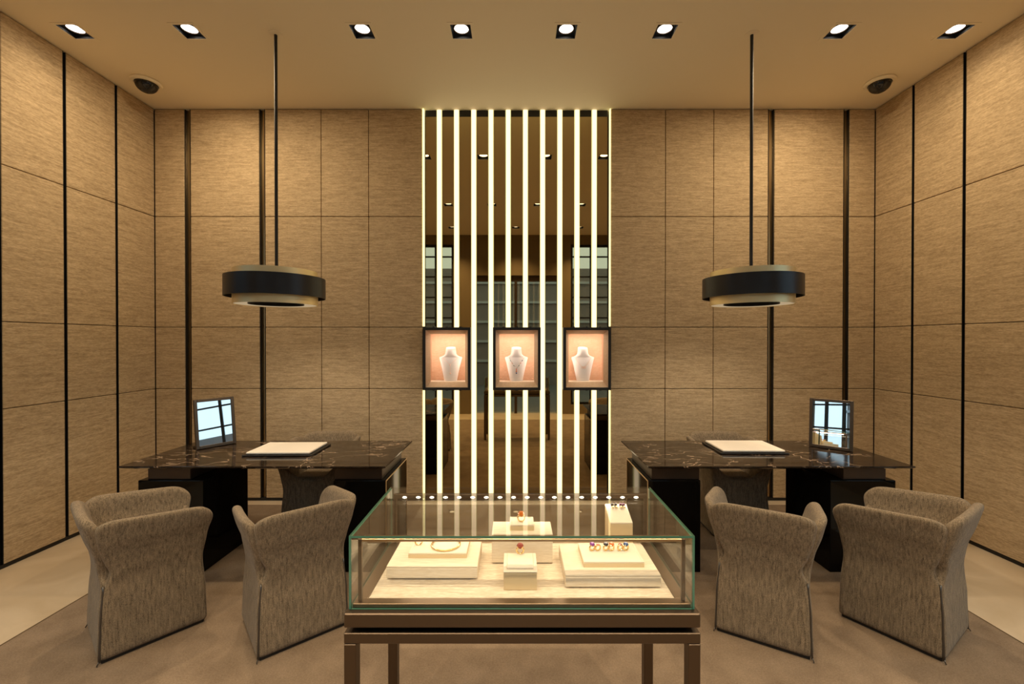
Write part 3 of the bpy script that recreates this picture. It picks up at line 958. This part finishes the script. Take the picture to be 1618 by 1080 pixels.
# glass panes with green edges
def pane(x0, x1, y0, y1, z0, z1, thin, clear=()):
    mb = MB()
    mb.box(x0, x1, y0, y1, z0, z1)
    faces = {'x': (3, 5), 'y': (2, 4), 'z': (0, 1)}[thin]
    for k in range(6):
        mb.mi[k] = 0 if (k in faces or k in clear) else 1
    return mb.build('glass_pane', [M['glass'], M['glass_edge']], fr)
g = 0.006
pane(CX0, CX1, D0, D1, ZG1 - g, ZG1, 'z', (4,))
pane(CX0 + g, CX1 - g, D0, D0 + g, ZG0 - 0.011, ZG1 - g, 'y')
pane(CX0 + g, CX1 - g, D1 - g, D1, ZG0 - 0.011, ZG1 - g, 'y', (0, 1, 3, 5))
pane(CX0, CX0 + g, D0, D1, ZG0 - 0.011, ZG1 - g, 'x')
pane(CX1 - g, CX1, D0, D1, ZG0 - 0.011, ZG1 - g, 'x')
la = lamp('case_lamp', 'AREA', (0.02, py1 - 0.012, zt - 0.020), fr, CASE_W, (1.0, 0.80, 0.58), shape='RECTANGLE', size=0.92, size_y=0.012)
la.rotation_euler = (R(-52), 0, 0)
lb = lamp('case_lamp', 'AREA', (0.02, py0 + 0.018, zt - 0.014), fr, CASE_W * 0.35, (1.0, 0.80, 0.58), shape='RECTANGLE', size=0.92, size_y=0.010)
lb.rotation_euler = (R(28), 0, 0)

# risers, trays and jewellery inside the case (world coordinates)
ZD = 0.008 + 0.793 + 0.0006
def riser(x0, x1, y0, y1, h, label):
    cx, cy = (x0 + x1) / 2, (y0 + y1) / 2
    t = thing('riser', label, 'riser', (cx, cy, ZD), 0, 'cloth covered risers in the glass case')
    a, b = (x1 - x0) / 2, (y1 - y0) / 2
    box(-a + 0.012, a - 0.012, -b + 0.010, b - 0.010, 0, 0.005).build('foot', M['black'], t)
    box(-a, a, -b, b, 0.005, h - 0.007).build('body', M['riser_cloth'], t, bevel=0.0015, seg=1)
    box(-a, a, -b, b, h - 0.0065, h).build('top_panel', M['riser_cloth'], t, bevel=0.002, seg=2)
    return ZD + h
zl = riser(-0.432, -0.128, 1.432, 1.625, 0.046, 'low cloth riser at the left of the glass case')
zc = riser(-0.086, 0.132, 1.533, 1.640, 0.108, 'taller cloth riser at the back centre of the glass case')
zr = riser(0.160, 0.468, 1.382, 1.590, 0.044, 'low cloth riser at the right of the glass case')

def cushion_tray(x0, x1, y0, y1, z, h, label, well=True):
    cx, cy = (x0 + x1) / 2, (y0 + y1) / 2
    t = thing('jewellery_tray', label, 'tray', (cx, cy, z), 0, 'cream jewellery trays in the glass case')
    a, b = (x1 - x0) / 2, (y1 - y0) / 2
    box(-a, a, -b, b, 0, h - 0.006).build('side', M['tray_side'], t, bevel=0.001, seg=1)
    mb = MB()
    w = 0.007
    for q in ((-a, a, -b, -b + w), (-a, a, b - w, b), (-a, -a + w, -b + w, b - w), (a - w, a, -b + w, b - w)):
        mb.box(*q, h - 0.0055, h)
    mb.build('rim', M['tray_cream'], t, bevel=0.0018, seg=2)
    box(-a + w, a - w, -b + w, b - w, h - 0.0055, h - 0.002).build('pad', M['tray_cream'], t)
    return z + h - 0.002
ztl = cushion_tray(-0.372, -0.170, 1.484, 1.600, zl, 0.019, 'shallow cream tray on the left riser, holding a ring and a bangle')
ztr = cushion_tray(0.226, 0.428, 1.427, 1.560, zr, 0.020, 'shallow cream tray of six gem rings on the right riser')
ztc = cushion_tray(-0.022, 0.066, 1.560, 1.632, zc, 0.022, 'small cream block on top of the centre riser, holding a ring')

# ring box at the front
rb = thing('ring_box', 'square cream ring box standing alone at the front of the glass case', 'ring box', (0.0145, 1.430, ZD))
a, b = 0.0535, 0.058
box(-a, a, -b, b, 0, 0.056).build('body', M['tray_side'], rb, bevel=0.002, seg=2)
box(-a - 0.0015, a + 0.0015, -b - 0.0015, b + 0.0015, 0.0565, 0.062).build('lip', M['tray_cream'], rb, bevel=0.002, seg=2)
box(-a + 0.010, a - 0.010, -b + 0.010, b - 0.010, 0.0625, 0.068).build('cushion', M['tray_cream'], rb, bevel=0.003, seg=3)
zrb = ZD + 0.068

# earring stand
es = thing('earring_stand', 'wedge topped cream stand with two pairs of earrings, right rear of the case', 'earring stand', (0.392, 1.640, ZD))
wa, d_ = 0.042, 0.048
sw = MB()
front, back_ = 0.118, 0.152
sw.loft([[(-wa, -d_, 0), (wa, -d_, 0), (wa, d_, 0), (-wa, d_, 0)], [(-wa, -d_, front), (wa, -d_, front), (wa, d_, back_), (-wa, d_, back_)]])
sw.build('body', M['tray_side'], es, bevel=0.002, seg=2)
sl = (back_ - front) / (2 * d_)
def top_z(y): return front + (y + d_) * sl
st = MB()
st.loft([[(-wa, -d_, front + 0.0006), (wa, -d_, front + 0.0006), (wa, d_, back_ + 0.0006), (-wa, d_, back_ + 0.0006)],
         [(-wa, -d_, front + 0.006), (wa, -d_, front + 0.006), (wa, d_, back_ + 0.006), (-wa, d_, back_ + 0.006)]])
st.build('pad', M['tray_cream'], es, bevel=0.002, seg=2)

def ring(x, y, z, gem, label, metal='gold', r=0.0105, rz=0.0, gs=1.0):
    t = thing('ring', label, 'ring', (x, y, z), rz, 'rings in the glass case')
    tr = 0.0026
    b = MB().lathe([(r + tr * math.cos(R(45 * k)), 1.25 * tr * math.sin(R(45 * k))) for k in range(8)], 28, closed_profile=True)
    b.v = [(vx, vz, vy + r + tr - 0.001) for vx, vy, vz in b.v]
    b.build('band', M[metal], t, smooth=True)
    if gem:
        q = 2 * r + tr
        s = 0.0085 * gs
        gm = MB().loft([[(s * rr * math.cos(R(45 * k)), s * rr * math.sin(R(45 * k)), q + s * zz) for k in range(8)] for rr, zz in ((0.35, -0.6), (0.95, 0.05), (1.0, 0.2), (0.65, 0.75))])
        gm.build('gem', M['gem_' + gem], t, smooth=False)
        cl = MB()
        for k in range(4):
            aa = R(45 + 90 * k)
            cl.tube([(0.4 * s * math.cos(aa), 0.4 * s * math.sin(aa), q - 0.6 * s), (1.05 * s * math.cos(aa), 1.05 * s * math.sin(aa), q + 0.25 * s)], 0.0009, 5)
        cl.build('claw', M[metal], t)
    return t
ring(0.0148, 1.470, zrb, 'garnet', 'gold ring with a red brown stone on the front ring box', r=0.0120, gs=1.45)
ring(0.020, 1.590, ztc, 'amber', 'gold ring with a large amber stone on the small block of the centre riser', r=0.0125, gs=1.5)
ring(-0.350, 1.545, ztl, None, 'plain gold ring standing at the left end of the left tray', 'gold', r=0.014)
for x, gm, lb_ in ((0.268, 'purple', 'gold ring with a purple stone, first from the left on the right tray'),
                   (0.288, 'coral', 'gold ring with a small coral stone beside the purple stone ring'),
                   (0.316, 'onyx', 'gold ring with a black stone in the middle of the right tray'),
                   (0.336, 'amber', 'gold ring with an amber stone beside the black stone ring'),
                   (0.366, 'garnet', 'gold ring with a dark red stone beside the blue stone ring'),
                   (0.386, 'blue', 'gold ring with a deep blue stone at the right end of the right tray')):
    ring(x, 1.505, ztr, gm, lb_, r=0.0095, gs=1.1 if gm in ('purple', 'onyx', 'amber', 'blue') else 0.7, rz=R(20))
bg = MB().lathe([(0.050 + 0.0035 * math.cos(R(45 * k)), 0.0035 + 0.0035 * math.sin(R(45 * k))) for k in range(8)], 48, closed_profile=True)
tag(bg.build('bangle', M['gold'], None, smooth=True, loc=(-0.252, 1.546, ztl)), 'gold bangle lying flat on the left tray', 'bangle')
EL = [('onyx', 'outermost left earring on the stand, dark stone with a gold drop', -0.016), ('onyx', 'dark stone earring second from the left on the stand', -0.003),
      ('plum', 'plum stone earring third from the left on the stand', 0.016), ('plum', 'outermost right earring on the stand, plum stone with a gold drop', 0.028)]
for gm, lb_, x in EL:
    y = d_ - 0.014
    t = thing('earring', lb_, 'earring', (0.392 + x, 1.640 + y, ZD + top_z(y) + 0.006), 0, 'earrings on the wedge stand')
    MB().ball((0, 0, 0.0062), 0.0064).build('gem', M['gem_' + gm], t, smooth=True)
    MB().tube([(0, 0.004, 0.002), (0, 0.008, 0.010), (0, 0.009, 0.016)], 0.0009, 6).build('post', M['silver'], t)
    MB().ball((0, -0.014, 0.0024), 0.0042, sy=1.7).build('drop', M['gold'], t, smooth=True)
